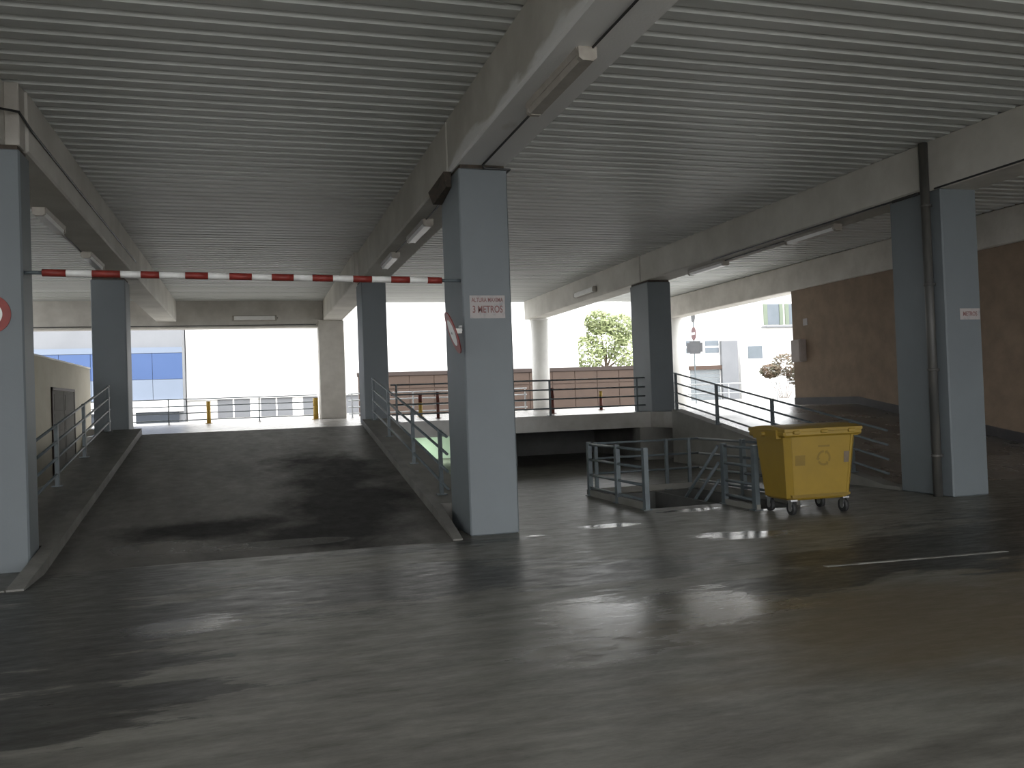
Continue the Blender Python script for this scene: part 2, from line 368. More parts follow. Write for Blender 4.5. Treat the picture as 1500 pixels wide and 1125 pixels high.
# ================================================================ RAMPS
t = thing('vehicle_ramp', 'dark damp concrete ramp climbing between two columns to the far opening', 'ramp', (0, 10.5, 0))
part(B().prism_x([(10.5, 0), (19.43, 0), (19.43, SL)], -2.36, 2.42).obj('ramp_surface', MT['ramp']), t)
def kerb(x0, x1, h, ya, taper=False):
    def zr(y): return max(0, SL*(y-10.5)/8.93)
    if taper: prof = [(ya, 0), (19.43, 0), (19.43, SL+h), (ya+1.1, zr(ya+1.1)+h), (ya, .02)]
    else: prof = [(ya, 0), (19.43, 0), (19.43, SL+h), (ya, zr(ya)+h)]
    return B().prism_x(prof, x0, x1)
part(kerb(2.42, 2.95, .13, 11.8).obj('walkway', MT['retain']), t)
part(kerb(2.30, 2.42, .13, 10.5, True).obj('kerb', MT['kerb']), t)
part(kerb(-2.36, -2.20, .13, 9.62, True).obj('kerb', MT['kerb']), t)
part(kerb(-3.0, -2.36, .12, 11.2).obj('walkway', MT['ramp']), t)
t = thing('vehicle_ramp', 'concrete ramp climbing beside the brown wall behind the yellow bin', 'ramp', (12.7, 12.2, 0))
part(B().prism_x([(12.2, 0), (19.78, 0), (19.78, SL)], 10.28, XW-.031).obj('ramp_surface', MT['ramp2']), t)
part(B().prism_x([(11.85, 0), (19.78, 0), (19.78, SL+.06), (12.2, .06), (11.85, .06)], 10.0, 10.28).obj('kerb', MT['retain']), t)

# ================================================================ STAIRWELL
t = thing('stairwell', 'stair going down through the floor inside blue-grey railings', 'stairs', (6.2, 12, 0))
for k in range(10):
    part(B().box(hx0, hx1-.06, hy1+.20*k, hy1+.20*(k+1), -.17*(k+2), -.17*(k+1)).obj('step', MT['retain']), t)
z0 = -2.2
part(B().box(hx0-.15, hx0, hy1, hyb, z0, -.005).obj('well_wall', MT['darkwall']), t)
part(B().box(hx0-.15, hx2+.15, hyb, hyb+.15, z0, -.005).obj('well_wall', MT['darkwall']), t)
part(B().box(hx2, hx2+.15, hy0, hyb, z0, -.005).obj('well_wall', MT['darkwall']), t)
part(B().box(hx1, hx2, hy0-.15, hy0, z0, -.005).obj('well_wall', MT['darkwall']), t)
part(B().box(hx1-.06, hx1, hy0, hyb, z0, -.005).obj('well_wall', MT['darkwall']), t)
part(B().box(hx0-.15, hx1, hy1-.15, hy1, z0, -.005).obj('well_wall', MT['darkwall']), t)
part(B().box(hx0-.15, hx2+.15, hy0-.15, hyb+.15, z0-.1, z0).obj('landing', MT['darkwall']), t)

# ================================================================ RAILINGS
def railing(name, label, a, b_, ts, heights, mat, h=.92, pw=.085, pt=.05, r=.02, toe=None, group=None, top_r=None, post_over=0):
    """posts at fractions ts of the base line a->b, rails at heights"""
    a = Vector(a); b_ = Vector(b_); t = thing(name, label, 'railing', a, group=group)
    d = (b_-a); dh = Vector((d.x, d.y, 0)).normalized(); n = Vector((-dh.y, dh.x, 0))
    for s in ts:
        p = a + d*s
        def q(u, v, z): return p + dh*u + n*v + Vector((0, 0, z))
        bb = B(); w0, w1 = pw/2, pw/2*.8
        bb.hexa([q(-w0, -pt/2, 0), q(w0, -pt/2, 0), q(w0, pt/2, 0), q(-w0, pt/2, 0), q(-w1, -pt/2, h+post_over), q(w1, -pt/2, h+post_over), q(w1, pt/2, h+post_over), q(-w1, pt/2, h+post_over)])
        bb.box(p.x-.07, p.x+.07, p.y-.07, p.y+.07, p.z-.004, p.z+.012)
        part(bb.obj('post', mat), t)
    for i, z in enumerate(heights):
        rr = top_r if (top_r and i == 0) else r
        part(B().tube(a+Vector((0, 0, z)), b_+Vector((0, 0, z)), rr, 10).obj('rail', mat), t)
    if toe:
        part(B().box(min(a.x, b_.x)-.03, max(a.x, b_.x)+.03, min(a.y, b_.y)-.03, max(a.y, b_.y)+.03, 0, toe).obj('kerb', MT['retain']), t)
    return t
H4 = (.90, .66, .42, .18)
MR = MT['rail']
railing('stair_railing', 'low blue-grey stair railing with three posts on the side of the ramp', (5.52, 11.85, 0), (5.52, 14.15, 0), (0, .45, .97), (.88, .62, .36, .14), MR, .92, .10, .07, .022, toe=.10)
railing('stair_railing', 'stair railing along the back of the well, before the dark opening', (5.66, 14.22, 0), (7.70, 14.22, 0), (.02, .68, .9), (.88, .62, .36), MR, .90, .06, .05, .02, toe=.10)
railing('stair_railing', 'short stair railing between the stair entry and the yellow bin', (6.84, 10.98, 0), (6.84, 11.9, 0), (.04, .97), (.88, .62, .36, .14), MR, .92, .10, .07, .022, toe=.08)
railing('stair_railing', 'stair railing on the side of the well behind the yellow bin', (7.64, 11.2, 0), (7.64, 14.1, 0), (.02, .5), (.88, .62, .36, .14), MR, .92, .10, .07, .022, toe=.10)
t = thing('stair_handrail', 'three sloping handrail bars going down the stair from the entry post', 'handrail', (6.76, 11.9, 0))
for z in (.88, .62, .36):
    part(B().tube((6.76, 11.9, z), (6.76, 13.75, z-1.50), .024, 10).obj('bar', MR), t)
part(B().box(6.73, 6.79, 13.6, 13.66, -2.2, -.5).obj('post', MR), t)
def rz_l(y): return SL*(y-10.5)/8.93
def rz_r(y): return SL*(y-12.2)/7.58
ya, yb = 11.85, 20.8
a = (2.55, ya, rz_l(ya)+.13); bb_ = (2.55, 19.43, SL+.13)
railing('ramp_railing', 'sloping blue-grey ramp railing behind the 3 METROS column', a, bb_, (.06, .35, .70, .98), H4, MR, .92, .085, .05, .02)
a = (-2.80, 11.5, rz_l(11.5)+.12); bb_ = (-2.80, 19.43, SL+.12)
railing('ramp_railing', 'sloping blue-grey ramp railing in front of the cream wall and grey door', a, bb_, (.05, .36, .64, .98), H4, MR, .92, .085, .05, .02)
a = (10.1, 11.9, .06); bb_ = (10.1, 19.78, SL+.06)
railing('ramp_railing', 'dark sloping ramp railing beside the brown wall behind the yellow bin', (10.1, 12.2, .06), bb_, (.12, .44, .73, .99), H4, MR, .92, .085, .05, .02)
railing('slab_railing', 'dark railing along the inner edge of the upper floor above the dark opening', (3.2, 21.08, SL), (9.9, 21.08, SL), (.02, .30, .605, .965), H4, MR, .92, .05, .05, .02)
railing('street_railing', 'far railing across the ramp opening before the white facade', (-8.8, 31.9, SL), (2.2, 31.9, SL), (.02, .3, .55, .82), (.86, .62, .38, .14), MR, .88, .04, .04, .018)
railing('street_railing', 'pale galvanised railing before the brown panel wall', (3.3, 31.9, SL), (10.05, 31.9, SL), (.02, .35, .68, .99), (.86, .62, .38, .14), MT['railgalv'], .88, .05, .05, .024)
railing('street_railing', 'white street railing beyond the round column near the shop shutter', (17.2, 33.4, 1.15), (24.5, 33.4, 1.15), (.02, .33, .66, .98), (.9, .5), MT['railgalv'], .92, .05, .05, .024)
# ---- bollards
def bollard(x, y, z, h, r, base, top, label, group='painted posts by the railings'):
    t = thing('bollard', label, 'bollard', (x, y, z), group=group)
    part(B().tube((x, y, z), (x, y, z+h*.62), r, 12).obj('lower_band', MT[base]), t)
    part(B().tube((x, y, z+h*.62), (x, y, z+h), r, 12).obj('upper_band', MT[top]), t)
    part(B().box(x-r*1.6, x+r*1.6, y-r*1.6, y+r*1.6, z, z+.02).obj('foot', MT[base]), t)
bollard(-1.45, 31.6, SL, .76, .07, 'bolyel', 'bolyel', 'yellow post standing alone at the far railing above the ramp')
bollard(2.13, 31.6, SL, .76, .09, 'bolyel', 'bolyel', 'yellow post against the bare far-edge column')
bollard(5.05, 27.2, SL, .74, .06, 'bolyel', 'bolred', 'yellow post with a red top before the galvanised railing')
bollard(4.95, 24.0, SL, .74, .045, 'bolred', 'bolred', 'dark red post between the sign column and the yellow-red post')
bollard(8.30, 23.9, SL, .74, .05, 'bolred', 'bolred', 'red post near the foot of the round column')
bollard(10.95, 26.7, SL, .62, .055, 'bolred', 'bolyel', 'red post with a yellow top before the brown wall')

# ================================================================ HEIGHT BAR
def on_y(px, py, Y):
    d = fw*F_PX + rt*(px-750) - up*(py-562.5); return Vector((0, 0, EYE)) + d*(Y/d.y)
YBAR = 10.78
t = thing('height_limit_bar', 'red and white striped height limit bar hung across the ramp entrance', 'barrier bar', (0, YBAR, 3.2))
edges = [62, 97, 135, 176.5, 206.5, 233.5, 271.5, 305, 336, 369, 398, 430, 457.5, 487.5, 517, 544.5, 572.5, 600, 626, 647]
def barp(px): return on_y(px, 399.5 + (px-62)/585*11.5, YBAR)
for i in range(19):
    p, q = barp(edges[i]), barp(edges[i+1])
    part(B().tube(p, q, .040 if i % 2 else .041, 14).obj('white_band' if i % 2 else 'red_band', MT['white' if i % 2 else 'red']), t)
p = barp(62); q = barp(647)
part(B().tube((-2.385, p.y, p.z), p, .022, 10).obj('end_bracket', MT['rail']), t)
part(B().tube(q, (2.575, q.y, q.z), .022, 10).obj('end_bracket', MT['rail']), t)

# ================================================================ LAMPS
def lamp(x, y0, y1, z, label, along='y', lit=False, dark=False, rot=0):
    L_ = y1-y0; yc = (y0+y1)/2
    t = thing('strip_lamp', label, 'lamp', (x, yc, z), rz=0 if along == 'y' else math.pi/2, group='unlit strip lamps on the beams' if not lit else None)
    def add(bb, n, m): o = bb.obj(n, MT[m]); o.parent = t
    h = L_/2
    add(B().prism_x([(-.095, 0), (.095, 0), (.08, -.055), (-.08, -.055)], -h, h), 'housing', 'lamphouse')
    add(B().prism_x([(-.074, -.055), (.074, -.055), (.06, -.115), (-.06, -.115)], -h+.03, h-.03), 'diffuser', 'tube' if lit else ('lamphouse' if dark else 'diffuser'))
    for s in (-1, 1):
        add(B().prism_x([(-.085, 0), (.085, 0), (.083, -.095), (.05, -.12), (-.05, -.12), (-.083, -.095)], s*h-.03, s*h+.03), 'end_cap', 'lamphouse')
    add(B().tube((h-.03, 0, -.06), (h+.07, 0, -.03), .012, 8), 'cable_gland', 'black')
    for ch in t.children:      # parts are built along x; lamps along y need a quarter turn
        if along == 'y': ch.rotation_euler = (0, 0, math.pi/2)
        else: ch.rotation_euler = (0, 0, -math.pi/2)
    return t
lamp(2.84, 6.95, 8.4, ZB, 'brownish strip lamp under the whitewashed beam', dark=True)
lamp(2.84, 14.05, 15.6, ZB, 'strip lamp under the beam just past the sign column')
lamp(2.80, 17.2, 18.7, ZB, 'strip lamp under the beam close to the ramp-head column')
lamp(-2.98+.12, 13.9, 15.3, ZB, 'white strip lamp under the beam beside the round-sign column')
lamp(-2.98+.12, 17.6, 19.1, ZB, 'white strip lamp under the beam above the ramp railing by the cream wall')
lamp(10.36, 13.6, 15.1, ZB, 'strip lamp under the beam beside the downpipe column')
lamp(10.44, 17.7, 19.3, ZB, 'bright strip lamp under the beam near the slab-corner column')
o = lamp(9.985, 24.4, 26.0, 4.93, 'strip lamp on the side of the beam towards the round column'); o.rotation_euler = (0, math.pi/2, 0)
o = lamp(.7, 31.13-.7, 31.13+.7, 4.80, 'strip lamp on the deep dark edge beam over the far opening', along='x'); o.location = (0.15, 31.2, 4.80); o.rotation_euler = (-math.pi/2, 0, 0)
for ch in o.children: ch.rotation_euler = (0, 0, 0)
lamp(4.5, 24.0, 25.4, .85, 'glowing strip lamp under the upper floor lighting the pale green wall', lit=True)
# ---- cables
def cable(pts, label, r=.012): return tag(B().path(pts, r, 6).obj('black_cable', MT['cable']), label, 'cable')
cable([(2.88, YF+.3, ZB-.013), (2.88, 6.9, ZB-.013)], 'black cable under the whitewashed beam running up to the brown lamp')
cable([(2.88, 8.46, ZB-.02), (2.88, 10.66, ZB-.02), (2.91, 10.68, ZB-.05), (3.25, 10.68, ZB-.055), (3.25, 11.1, ZB-.055)], 'black cable from the brown lamp round the sign column head', .014)
cable([(2.80, 11.9, ZB-.013), (2.80, 13.98, ZB-.013)], 'black cable between the sign column and the next lamp')
cable([(2.80, 15.67, ZB-.013), (2.80, 17.13, ZB-.013)], 'black cable joining the two lamps before the ramp-head column')
cable([(-2.515, YF+.3, 5.0), (-2.515, 10.4, 5.0), (-2.365, 10.66, 5.05), (-2.34, 11.1, 4.98), (-2.345, 12.4, 4.98), (-2.345, 20.5, 4.98)], 'black cable along the side of the beam over the round-sign column', .014)
cable([(-2.93, 15.37, ZB-.013), (-2.93, 17.53, ZB-.013)], 'black cable joining two white lamps by the cream wall')
cable([(9.985, YF+.3, ZB-.04), (9.985, 10.80, ZB-.04)], 'black cable passing the downpipe column head', .014)
cable([(9.985, 11.12, ZB-.04), (9.985, 12.2, ZB-.03), (9.985, 17.5, ZB-.03)], 'black cable under the lower corner of the beam past the downpipe', .014)
cable([(10.36, 15.17, ZB-.013), (10.40, 17.63, ZB-.013)], 'black cable joining the lamps beside the brown wall bay')
cable([(-8.5, 31.185, 4.56), (-3, 31.185, 4.55), (2.2, 31.185, 4.565)], 'black cable along the foot of the deep edge beam', .014)

# ================================================================ DOWNPIPE, BOXES
t = thing('downpipe', 'dark vertical downpipe on the column beside the yellow bin and brown wall', 'pipe', (9.915, 10.92, 0))
part(B().tube((9.915, 10.92, 0), (9.915, 10.92, 5.38), .068, 14).obj('pipe', MT['pipe']), t)
for z in (.6, 1.9, 3.2, 4.4):
    part(B().tube((9.915, 10.92, z), (9.915, 10.92, z+.04), .078, 14).box(9.97, 9.999, 10.87, 10.97, z, z+.04).obj('clamp', MT['pipe']), t)
t = thing('wall_box', 'brown-grey box fixed on the end of the brown wall', 'box', (XW, 22.2, 2.5))
part(B().box(XW-.22, XW, 21.95, 22.4, 2.5, 3.15, .015).obj('case', MT['box']), t)
part(B().box(XW-.235, XW-.22, 21.98, 22.37, 2.53, 3.12).obj('door', MT['box']), t)
tag(B().box(XW-.02, XW, 21.85, 22.05, 3.55, 3.75, .004).obj('wall_plate', MT['signw']), 'small pale plate on the brown wall above the box', 'plate')

# ================================================================ SIGNS
def text_mesh(body, size, mat, name, extrude=.001):
    c = bpy.data.curves.new(name, 'FONT'); c.body = body; c.size = size; c.align_x = 'CENTER'; c.align_y = 'CENTER'; c.extrude = extrude; c.offset = size*.018
    o = bpy.data.objects.new(name, c); COL.objects.link(o)
    bpy.context.view_layer.update()
    me = bpy.data.meshes.new_from_object(o.evaluated_get(bpy.context.evaluated_depsgraph_get()))
    bpy.data.objects.remove(o); bpy.data.curves.remove(c)
    me.materials.clear(); me.materials.append(mat)
    o = bpy.data.objects.new(name, me); COL.objects.link(o); return o
def column_sign(x0, x1, z0, z1, y, label, lines):
    t = thing('height_sign', label, 'sign', ((x0+x1)/2, y, (z0+z1)/2))
    o = B().box(-(x1-x0)/2, (x1-x0)/2, -.004, 0, -(z1-z0)/2, (z1-z0)/2).obj('sticker', MT['signw']); o.parent = t
    for body, size, dz, sx in lines:
        o = text_mesh(body, size, MT['signred'], 'lettering'); o.parent = t
        o.location = (0, -.006, dz); o.rotation_euler = (math.pi/2, 0, 0); o.scale = (sx, 1, 1)
column_sign(2.66, 3.12, 2.74, 3.03, 10.70, 'faded white sign with red lettering 3 METROS', [('ALTURA MAXIMA', .075, .085, .70), ('3 METROS', .125, -.035, .70)])
column_sign(10.26, 10.63, 2.66, 2.83, 10.70, 'small faded sign with red lettering on the downpipe column', [('METROS', .09, 0, .78)])
def disc_sign(loc, normal, r, label, tilt=0):
    t = thing('round_sign', label, 'sign', loc)
    n = Vector(normal).normalized()
    rot = n.to_track_quat('Z', 'Y').to_matrix().to_4x4()
    def add(bb, nme, m):
        o = bb.obj(nme, MT[m]); o.data.transform(rot); o.parent = t; return o
    add(B().tube((0, 0, -.012), (0, 0, 0), r, 40), 'red_disc', 'red')
    add(B().tube((0, 0, 0), (0, 0, .002), r*.62, 40), 'white_face', 'white')
    return t
# ring sign flat on the left column, partly beyond the frame
t = disc_sign((-2.72, 10.688, 2.83), (0, -1, 0), .22, 'round red-rimmed sign on the column where the striped bar starts')
t = disc_sign((2.40, 10.60, 2.55), (-.95, .065, -.31), .27, 'tilted round red and white sign on the ramp side of the sign column')
bk = B().tube((0, 0, 0), (.17, .20, .08), .02, 8).obj('bracket', MT['metal']); bk.parent = t
bk = B().box(.05, .13, .03, .09, .0, .06).box(.14, .18, .17, .25, .04, .11).obj('clamp', MT['white']); bk.parent = t  # white colour paints the bracket's bright highlights onto these clamp pieces

# ================================================================ YELLOW BIN
def make_bin(loc, rz):
    t = thing('waste_container', 'yellow four-wheeled plastic waste container beside the stair railing', 'waste container', loc, rz)
    w0, w1, d0, d1, zb, zt = .48, .555, .34, .42, .20, 1.10
    def add(bb, n, m, par=None):
        o = bb.obj(n, MT[m]); o.parent = par or t; return o
    body = B()
    rings = []
    for f, z in ((0, zb), (.03, zb+.03), (1, zt)):
        w = w0+(w1-w0)*f - (.03 if f == 0 else 0); d = d0+(d1-d0)*f - (.03 if f == 0 else 0); c = .07
        pts = [(-w+c, -d), (w-c, -d), (w, -d+c), (w, d-c), (w-c, d), (-w+c, d), (-w, d-c), (-w, -d+c)]
        rings.append([body.bm.verts.new((x, y, z)) for x, y in pts])
    for a, b2 in zip(rings[:-1], rings[1:]):
        for i in range(8): body.bm.faces.new((a[i], a[(i+1) % 8], b2[(i+1) % 8], b2[i]))
    body.bm.faces.new(rings[0][::-1]); body.bm.faces.new(rings[-1])
    bo = add(body, 'body', 'yellow')
    for s in (-1, 1):      # vertical corner ribs on the front
        add(B().hexa([(s*.40-.015, -d0-.012, .26), (s*.40+.015, -d0-.012, .26), (s*.40+.015, -d0+.05, .26), (s*.40-.015, -d0+.05, .26),
                      (s*.455-.015, -d1-.004, 1.06), (s*.455+.015, -d1-.004, 1.06), (s*.455+.015, -d1+.05, 1.06), (s*.455-.015, -d1+.05, 1.06)]), 'corner_rib', 'yellow', bo)
    add(B().hexa([(-.44, -d0-.012, .235), (.44, -d0-.012, .235), (.44, -d0+.05, .235), (-.44, -d0+.05, .235), (-.45, -d0-.016, .275), (.45, -d0-.016, .275), (.45, -d0+.05, .275), (-.45, -d0+.05, .275)]), 'base_rib', 'yellowdk', bo)
    add(B().box(-.60, .60, -d1-.045, d1+.045, 1.06, 1.15, .025), 'rim', 'yellow')
    # lid: shallow arched cover
    lid = B(); prof = []
    n = 10
    for i in range(n+1):
        u = -1+2*i/n; prof.append((u*(d1+.05), 1.15+.045*(1-u*u)+.02))
    prof += [(d1+.05, 1.13), (-d1-.05, 1.13)]
    lid.prism_x(prof, -.595, .595); lo_ = add(lid, 'lid', 'yellow')
    for x in (-.42, 0, .42): add(B().box(x-.05, x+.05, -d1-.075, -d1-.03, 1.10, 1.15, .01), 'lid_grip', 'yellow', lo_)
    for s in (-1, 1):
        add(B().tube((s*.55, 0, 1.10), (s*.68, 0, 1.10), .032, 12), 'trunnion', 'yellow')
        add(B().hexa([(s*.60-.02, -.30, 1.04), (s*.60+.05, -.30, 1.04), (s*.60+.05, .30, 1.04), (s*.60-.02, .30, 1.04), (s*.60-.03, -.30, 1.16), (s*.60+.06, -.30, 1.16), (s*.60+.06, .30, 1.16), (s*.60-.03, .30, 1.16)]), 'side_handle', 'yellow')
    def fy(z): return -(d0+(d1-d0)*(z-zb)/(zt-zb))
    tilt = math.atan2(d1-d0, zt-zb)
    def on_front(o, x, z, off=.003):
        o.location = (x, fy(z)-off, z); o.rotation_euler = (math.pi/2+tilt, 0, 0); return o
    # moulded round emblem of three chasing arrows with a bar above
    em = B()
    for k in range(3):
        a0 = math.radians(90+120*k); nseg = 6
        for i in range(nseg):
            t0, t1 = a0+math.radians(90)*i/nseg, a0+math.radians(90)*(i+1)/nseg
            f = [(.075*math.cos(t0), .075*math.sin(t0)), (.105*math.cos(t0), .105*math.sin(t0)), (.105*math.cos(t1), .105*math.sin(t1)), (.075*math.cos(t1), .075*math.sin(t1))]
            em.quad(*[(x, y, 0) for x, y in f])
        te = a0+math.radians(90); 
        em.quad((.055*math.cos(te), .055*math.sin(te), 0), (.125*math.cos(te), .125*math.sin(te), 0), (.09*math.cos(te+.38), .09*math.sin(te+.38), 0), (.088*math.cos(te+.37), .088*math.sin(te+.37), 0))
    em.quad((-.09, .15, 0), (.09, .15, 0), (.09, .175, 0), (-.09, .175, 0))
    on_front(add(em, 'emblem', 'yellowdk', bo), .03, .76)
    on_front(add(B().box(-.055, .055, -.075, .075, -.001, .001), 'sticker', 'stick', bo), .395, .76, .004)
    on_front(add(B().box(-.075, .075, -.07, .07, -.001, .001), 'faded_patch', 'yellowdk', bo), -.33, .74, .003)
    for sx in (-1, 1):
        for sy in (-1, 1):
            x, y = sx*.40, sy*.27
            cst = add(B().box(x-.05, x+.05, y-.05, y+.05, .19, .21).hexa([(x-.035, y-.01, .09), (x-.028, y-.01, .09), (x-.028, y+.05, .09), (x-.035, y+.05, .09), (x-.035, y-.05, .19), (x-.028, y-.05, .19), (x-.028, y+.05, .19), (x-.035, y+.05, .19)]).hexa([(x+.028, y-.01, .09), (x+.035, y-.01, .09), (x+.035, y+.05, .09), (x+.028, y+.05, .09), (x+.028, y-.05, .19), (x+.035, y-.05, .19), (x+.035, y+.05, .19), (x+.028, y+.05, .19)]), 'caster_fork', 'metal')
            wh = add(B().tube((x-.025, y+.02, .09), (x+.025, y+.02, .09), .09, 20), 'wheel', 'black')
            add(B().tube((x-.027, y+.02, .09), (x+.027, y+.02, .09), .045, 14), 'hub', 'metal', wh)
    return t
make_bin((7.36, 10.56, 0), math.radians(-2))

# ================================================================ LOW CREAM WALL WITH DOOR
wl = thing('boundary_wall', 'low cream wall with a grey double door beyond the ramp railing', 'wall', (-5.1, 22, 0))
part(B().box(-5.25, -5.0, 11.9, 30.9, 0, 3.17).obj('wall_body', MT['cream']), wl)
part(B().box(-5.27, -4.98, 11.9, 30.9, 3.17, 3.21).obj('coping', MT['conc']), wl)
d = thing('double_door', 'grey double door in the low cream wall', 'door', (-5.0, 26.6, .2))
part(B().box(-5.0, -4.96, 25.1, 25.2, 0, 2.45).box(-5.0, -4.96, 28.0, 28.1, 0, 2.45).box(-5.0, -4.96, 25.1, 28.1, 2.37, 2.45).obj('frame', MT['coping']), d)
for y0 in (25.2, 26.61):
    lf = part(B().box(-5.0, -4.975, y0, y0+1.38, .03, 2.36, .004).obj('door_leaf', MT['greydoor']), d)
    for k in range(4):
        part(B().box(-4.975, -4.968, y0+.14, y0+1.24, .25+.53*k, .68+.53*k, .003).obj('door_panel', MT['greydoor']), d)

# ================================================================ STREET AND BUILDINGS OUTSIDE
b = B(); b.box(-90, 140, YB+.4, 170, .6, 1.12); b.box(XW+.6, 140, 22.6, YB+.4, .6, 1.12); struct(b.obj('street_ground', MT['street']))
b = B(); b.quad((-90, -60, -.02), (140, -60, -.02), (140, YF, -.02), (-90, YF, -.02)); struct(b.obj('yard_ground', MT['street']))
# ---- blue clad building
t = thing('clad_building', 'blue and pale grey clad building beyond the ramp opening', 'building', (-15, 55, 1.12))
X0, X1, Yb = -32, -3.55, 50
part(B().box(X0, X1, Yb, Yb+14, 1.12, 12).obj('wall_body', MT['bgrey']), t)
part(B().box(X0, X1, Yb-.12, Yb, 4.85, 5.15).obj('pale_band', MT['bpale']), t)
for k in range(19):
    x = X0+ (X1-X0)*k/19
    part(B().box(x+.01, x+(X1-X0)/19-.01, Yb-.1, Yb, 3.45, 4.83).obj('cladding_panel', MT['bblue']), t)
    part(B().box(x+.01, x+(X1-X0)/19-.01, Yb-.1, Yb, 2.35, 3.43).obj('cladding_panel', MT['bpale']), t)
part(B().box(X0, X1, Yb-.3, Yb, 1.72, 2.33).obj('white_fascia', MT['bwhite']), t)
for k in range(12):
    x = X1-.15-2.3*(k+1)
    w = part(B().box(x+.08, x+2.22, Yb-.12, Yb, 1.12, 1.70).obj('window', MT['darkglass']), t)
    part(B().box(x-.06, x+.08, Yb-.16, Yb, 1.12, 1.72).obj('mullion', MT['bwhite']), t)
# ---- long white building
t = thing('white_building', 'long white rendered building with ground-floor windows across the street', 'building', (8, 58, 1.12))
X0, X1, Yb = -3.5, 19.9, 52
part(B().box(X0, X1, Yb, Yb+12, 1.12, 14).obj('wall_body', MT['bwhite']), t)
x = -1.9
k = 0
while x < 18:
    w = part(B().box(x, x+1.75, Yb-.04, Yb, 1.25, 2.28).obj('window', MT['bgrey']), t)
    part(B().box(x+.82, x+.90, Yb-.07, Yb, 1.25, 2.28).obj('mullion', MT['bwhite']), t)
    x += 2.35; k += 1
part(B().box(X0, X1, Yb-.2, Yb, 2.30, 2.45).obj('string_course', MT['bwhite']), t)
# ---- brown panel wall across the street
t = thing('panel_wall', 'brown panelled boundary wall with a dark coping across the street', 'wall', (14, 45, 1.12))
X0, X1, Yb = 5.2, 23.5, 45
part(B().box(X0, X1, Yb+.02, Yb+.2, 1.12, 3.14).obj('wall_body', MT['panel']), t)
n = 14
for k in range(n):
    x = X0+(X1-X0)*k/n; w = (X1-X0)/n
    part(B().box(x+.02, x+w-.02, Yb-.02, Yb+.02, 2.48, 3.12, .006).obj('panel', MT['panel']), t)
    part(B().box(x+.02, x+w-.02, Yb-.02, Yb+.02, 1.14, 2.42, .006).obj('panel', MT['panel']), t)
part(B().box(X0-.05, X1+.05, Yb-.08, Yb+.28, 3.14, 3.34).obj('coping', MT['coping']), t)
# ---- shop house on the right
t = thing('corner_house', 'white house with a shuttered shopfront under a brown lintel', 'building', (33, 64, 1.12))
Yb = 60
part(B().box(30.6, 34.6, Yb, Yb+9, 1.12, 10).obj('wall_body', MT['bwhite']), t)
part(B().box(34.6, 36.0, Yb-.3, Yb+9, 1.12, 5.6).obj('grey_pier', MT['bgrey']), t)
for x0, x1 in ((31.4, 32.95), (33.35, 34.5)):
    for z0, z1 in ((4.72, 5.12), (5.26, 5.66)):
        part(B().box(x0, x1, Yb-.05, Yb, z0, z1).obj('window', MT['glass']), t)
part(B().box(31.9, 34.6, Yb-.25, Yb, 3.45, 3.75).obj('lintel', MT['lintel']), t)
for k in range(8):
    part(B().box(32.0, 34.5, Yb-.06, Yb, 1.12+.29*k, 1.12+.29*k+.26).obj('shutter_slat', MT['shutter']), t)
# ---- house with green shutters
t = thing('shuttered_house', 'pale house with green window shutters and a thin balcony by the brown wall', 'building', (41, 66, 1.12))
part(B().box(37.6, 48, Yb+2, Yb+10, 1.12, 13).obj('wall_body', MT['bwhite']), t)
for k in range(3):
    x = 40.2+2.0*k
    w = part(B().box(x, x+1.1, Yb+1.95, Yb+2, 7.0, 8.7).obj('window', MT['glass']), t)
    for s_ in (-.36, 1.1): part(B().box(x+s_, x+s_+.34, Yb+1.9, Yb+1.99, 7.0, 8.7).obj('shutter', MT['green']), t)
part(B().box(39.6, 45, Yb+1.2, Yb+2, 6.75, 6.87).obj('balcony_slab', MT['bgrey']), t)
part(B().box(38.3, 39.6, Yb+1.95, Yb+2, 4.3, 5.3).obj('window', MT['glass']), t)
# ---- street signs on a pole
t = thing('street_sign_pole', 'thin pole carrying three round and square signs by the round column', 'sign', (22.7, 42, 1.12))
part(B().tube((22.7, 42, 1.12), (22.7, 42, 6.1), .035, 8).obj('pole', MT['rail']), t)
fx = Vector((-.99, .139, 0)).normalized()
def rsign(z, r, m, n, inner=None):
    c = Vector((22.68, 41.95, z)); o = part(B().tube(c, c+fx*.02, r, 24).obj(n, MT[m]), t)
    if inner:
        o = B().box(-r*.65, r*.65, -.006, 0, -r*.18, r*.18).obj('white_bar', MT['white']); o.parent = t
        o.matrix_basis = Matrix.Translation(c+fx*.024-t.location) @ Matrix.Rotation(math.atan2(fx.x, -fx.y), 4, 'Z')
rsign(5.75, .30, 'darkgrey', 'dark_disc'); rsign(4.86, .36, 'darkred', 'red_disc', True)
o = B().box(-.42, .42, -.02, 0, -.26, .26).obj('square_sign', MT['darkgrey']); o.parent = t
o.matrix_basis = Matrix.Translation((0, -.05, 3.0)) @ Matrix.Rotation(-.6, 4, 'Z')
o = B().box(-.27, .27, -.02, 0, -.34, .34).obj('square_sign', MT['darkgrey']); o.parent = t
o.matrix_basis = Matrix.Translation((0, -.08, 3.0)) @ Matrix.Rotation(-.6, 4, 'Z')

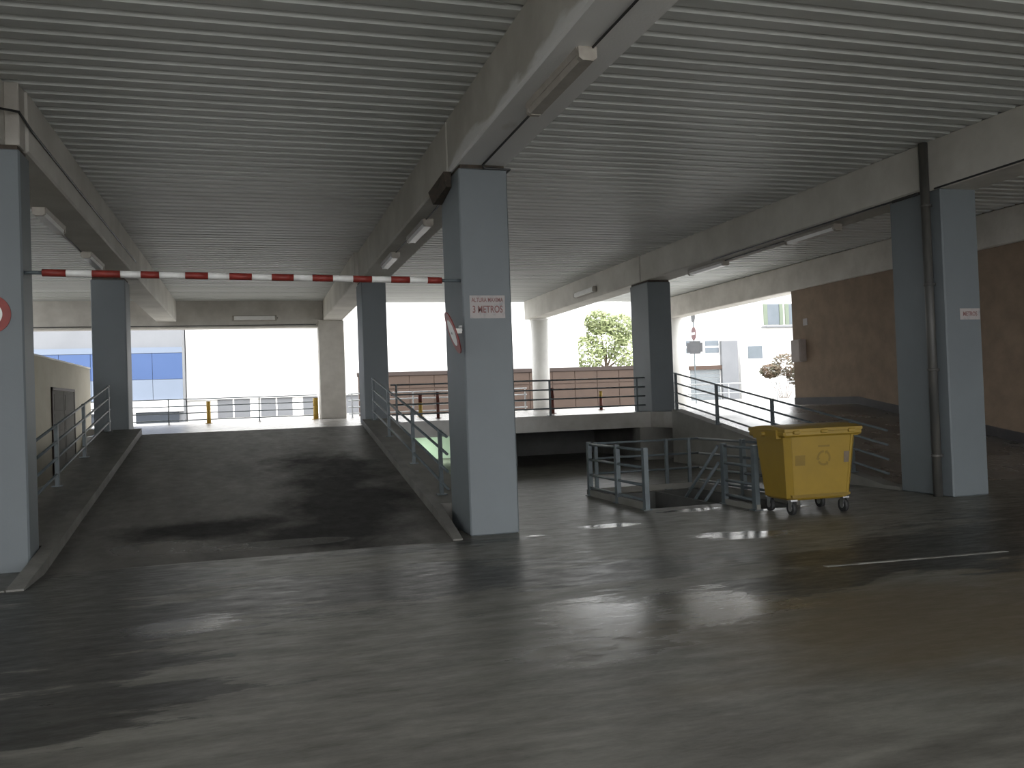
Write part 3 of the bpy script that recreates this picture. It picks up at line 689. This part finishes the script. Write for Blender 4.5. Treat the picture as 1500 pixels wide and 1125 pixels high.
# ---- foliage
def leaf_mesh(blobs, n, size, seed):
    rnd = random.Random(seed); bb = B(); bm = bb.bm
    for i in range(n):
        (cx, cy, cz, rx, ry, rz) = blobs[rnd.randrange(len(blobs))]
        u = rnd.uniform(-1, 1); th = rnd.uniform(0, 2*math.pi); rr = rnd.uniform(.55, 1)**.6
        q = math.sqrt(1-u*u)
        p = Vector((cx+rx*rr*q*math.cos(th), cy+ry*rr*q*math.sin(th), cz+rz*rr*u))
        a = Vector((rnd.gauss(0, 1), rnd.gauss(0, 1), rnd.gauss(0, 1))).normalized(); c2 = a.orthogonal().normalized()
        s = size*rnd.uniform(.6, 1.3)
        bm.faces.new([bm.verts.new(p+a*s), bm.verts.new(p+c2*s*.45), bm.verts.new(p-a*s), bm.verts.new(p-c2*s*.45)])
    return bb
def tree(x, y, z0, htrunk, blobs, label, seed, n=2600, size=.16, mat='leaf'):
    t = thing('street_tree', label, 'tree', (x, y, z0))
    tr = B().tube((x, y, z0), (x+.1, y, z0+htrunk), .22, 10, .13)
    part(tr.obj('trunk', MT['bark']), t)
    for i, bl in enumerate(blobs):
        part(B().tube((x+.1, y, z0+htrunk-.3), (bl[0], bl[1], bl[2]), .09, 7, .03).obj('branch', MT['bark']), t)
    o = part(leaf_mesh(blobs, n, size, seed).obj('foliage', MT[mat]), t); o['kind'] = 'stuff'
    return t
tree(24.2, 58, 1.12, 2.8, [(22.9, 58, 4.8, 1.3, 1.3, 1.3), (24.5, 58.3, 5.8, 1.7, 1.4, 1.5), (25.9, 57.7, 4.8, 1.4, 1.3, 1.4), (23.9, 58, 7.0, 1.1, 1.1, .9), (25.6, 58, 6.6, 1.1, 1.1, 1.0)], 'bright leafy tree rising above the brown panel wall', 3, 5200, .17)
t = thing('dry_shrub', 'straggly brown and green shrub at the end of the brown wall', 'shrub', (34.5, 52, 1.12))
for k in range(7):
    part(B().tube((34.5+.1*k, 52, 1.12), (33.5+.42*k, 52+.2*(k % 3-1), 2.6+.25*(k % 3)), .03, 6, .012).obj('stem', MT['bark']), t)
o = part(leaf_mesh([(33.8, 52, 3.0, .7, .7, .5), (35.0, 52, 3.4, 1.0, .8, .8), (36.0, 52, 2.6, .9, .8, .7)], 2200, .13, 9).obj('foliage', MT['shrub']), t); o['kind'] = 'stuff'

t = thing('kerb_island', 'low dark kerb island with a pale edge around the foot of the round-sign column', 'kerb', (-2.7, 10, 0))
part(B().box(-3.6, -2.37, 9.72, 10.699, 0, .012).obj('island_top', MT['ramp']), t)
part(B().box(-3.6, -2.37, 9.62, 9.719, 0, .016).obj('edge', MT['kerb']), t)
# ---- worn painted line on the floor
tag(B().hexa([(5.19, 7.17, 0.0), (7.2, 7.02, 0.0), (7.2, 7.08, 0.0), (5.19, 7.23, 0.0), (5.19, 7.17, .002), (7.2, 7.02, .002), (7.2, 7.08, .002), (5.19, 7.23, .002)]).obj('painted_line', MT['line']), 'worn pale line painted across the floor before the bin', 'floor marking')
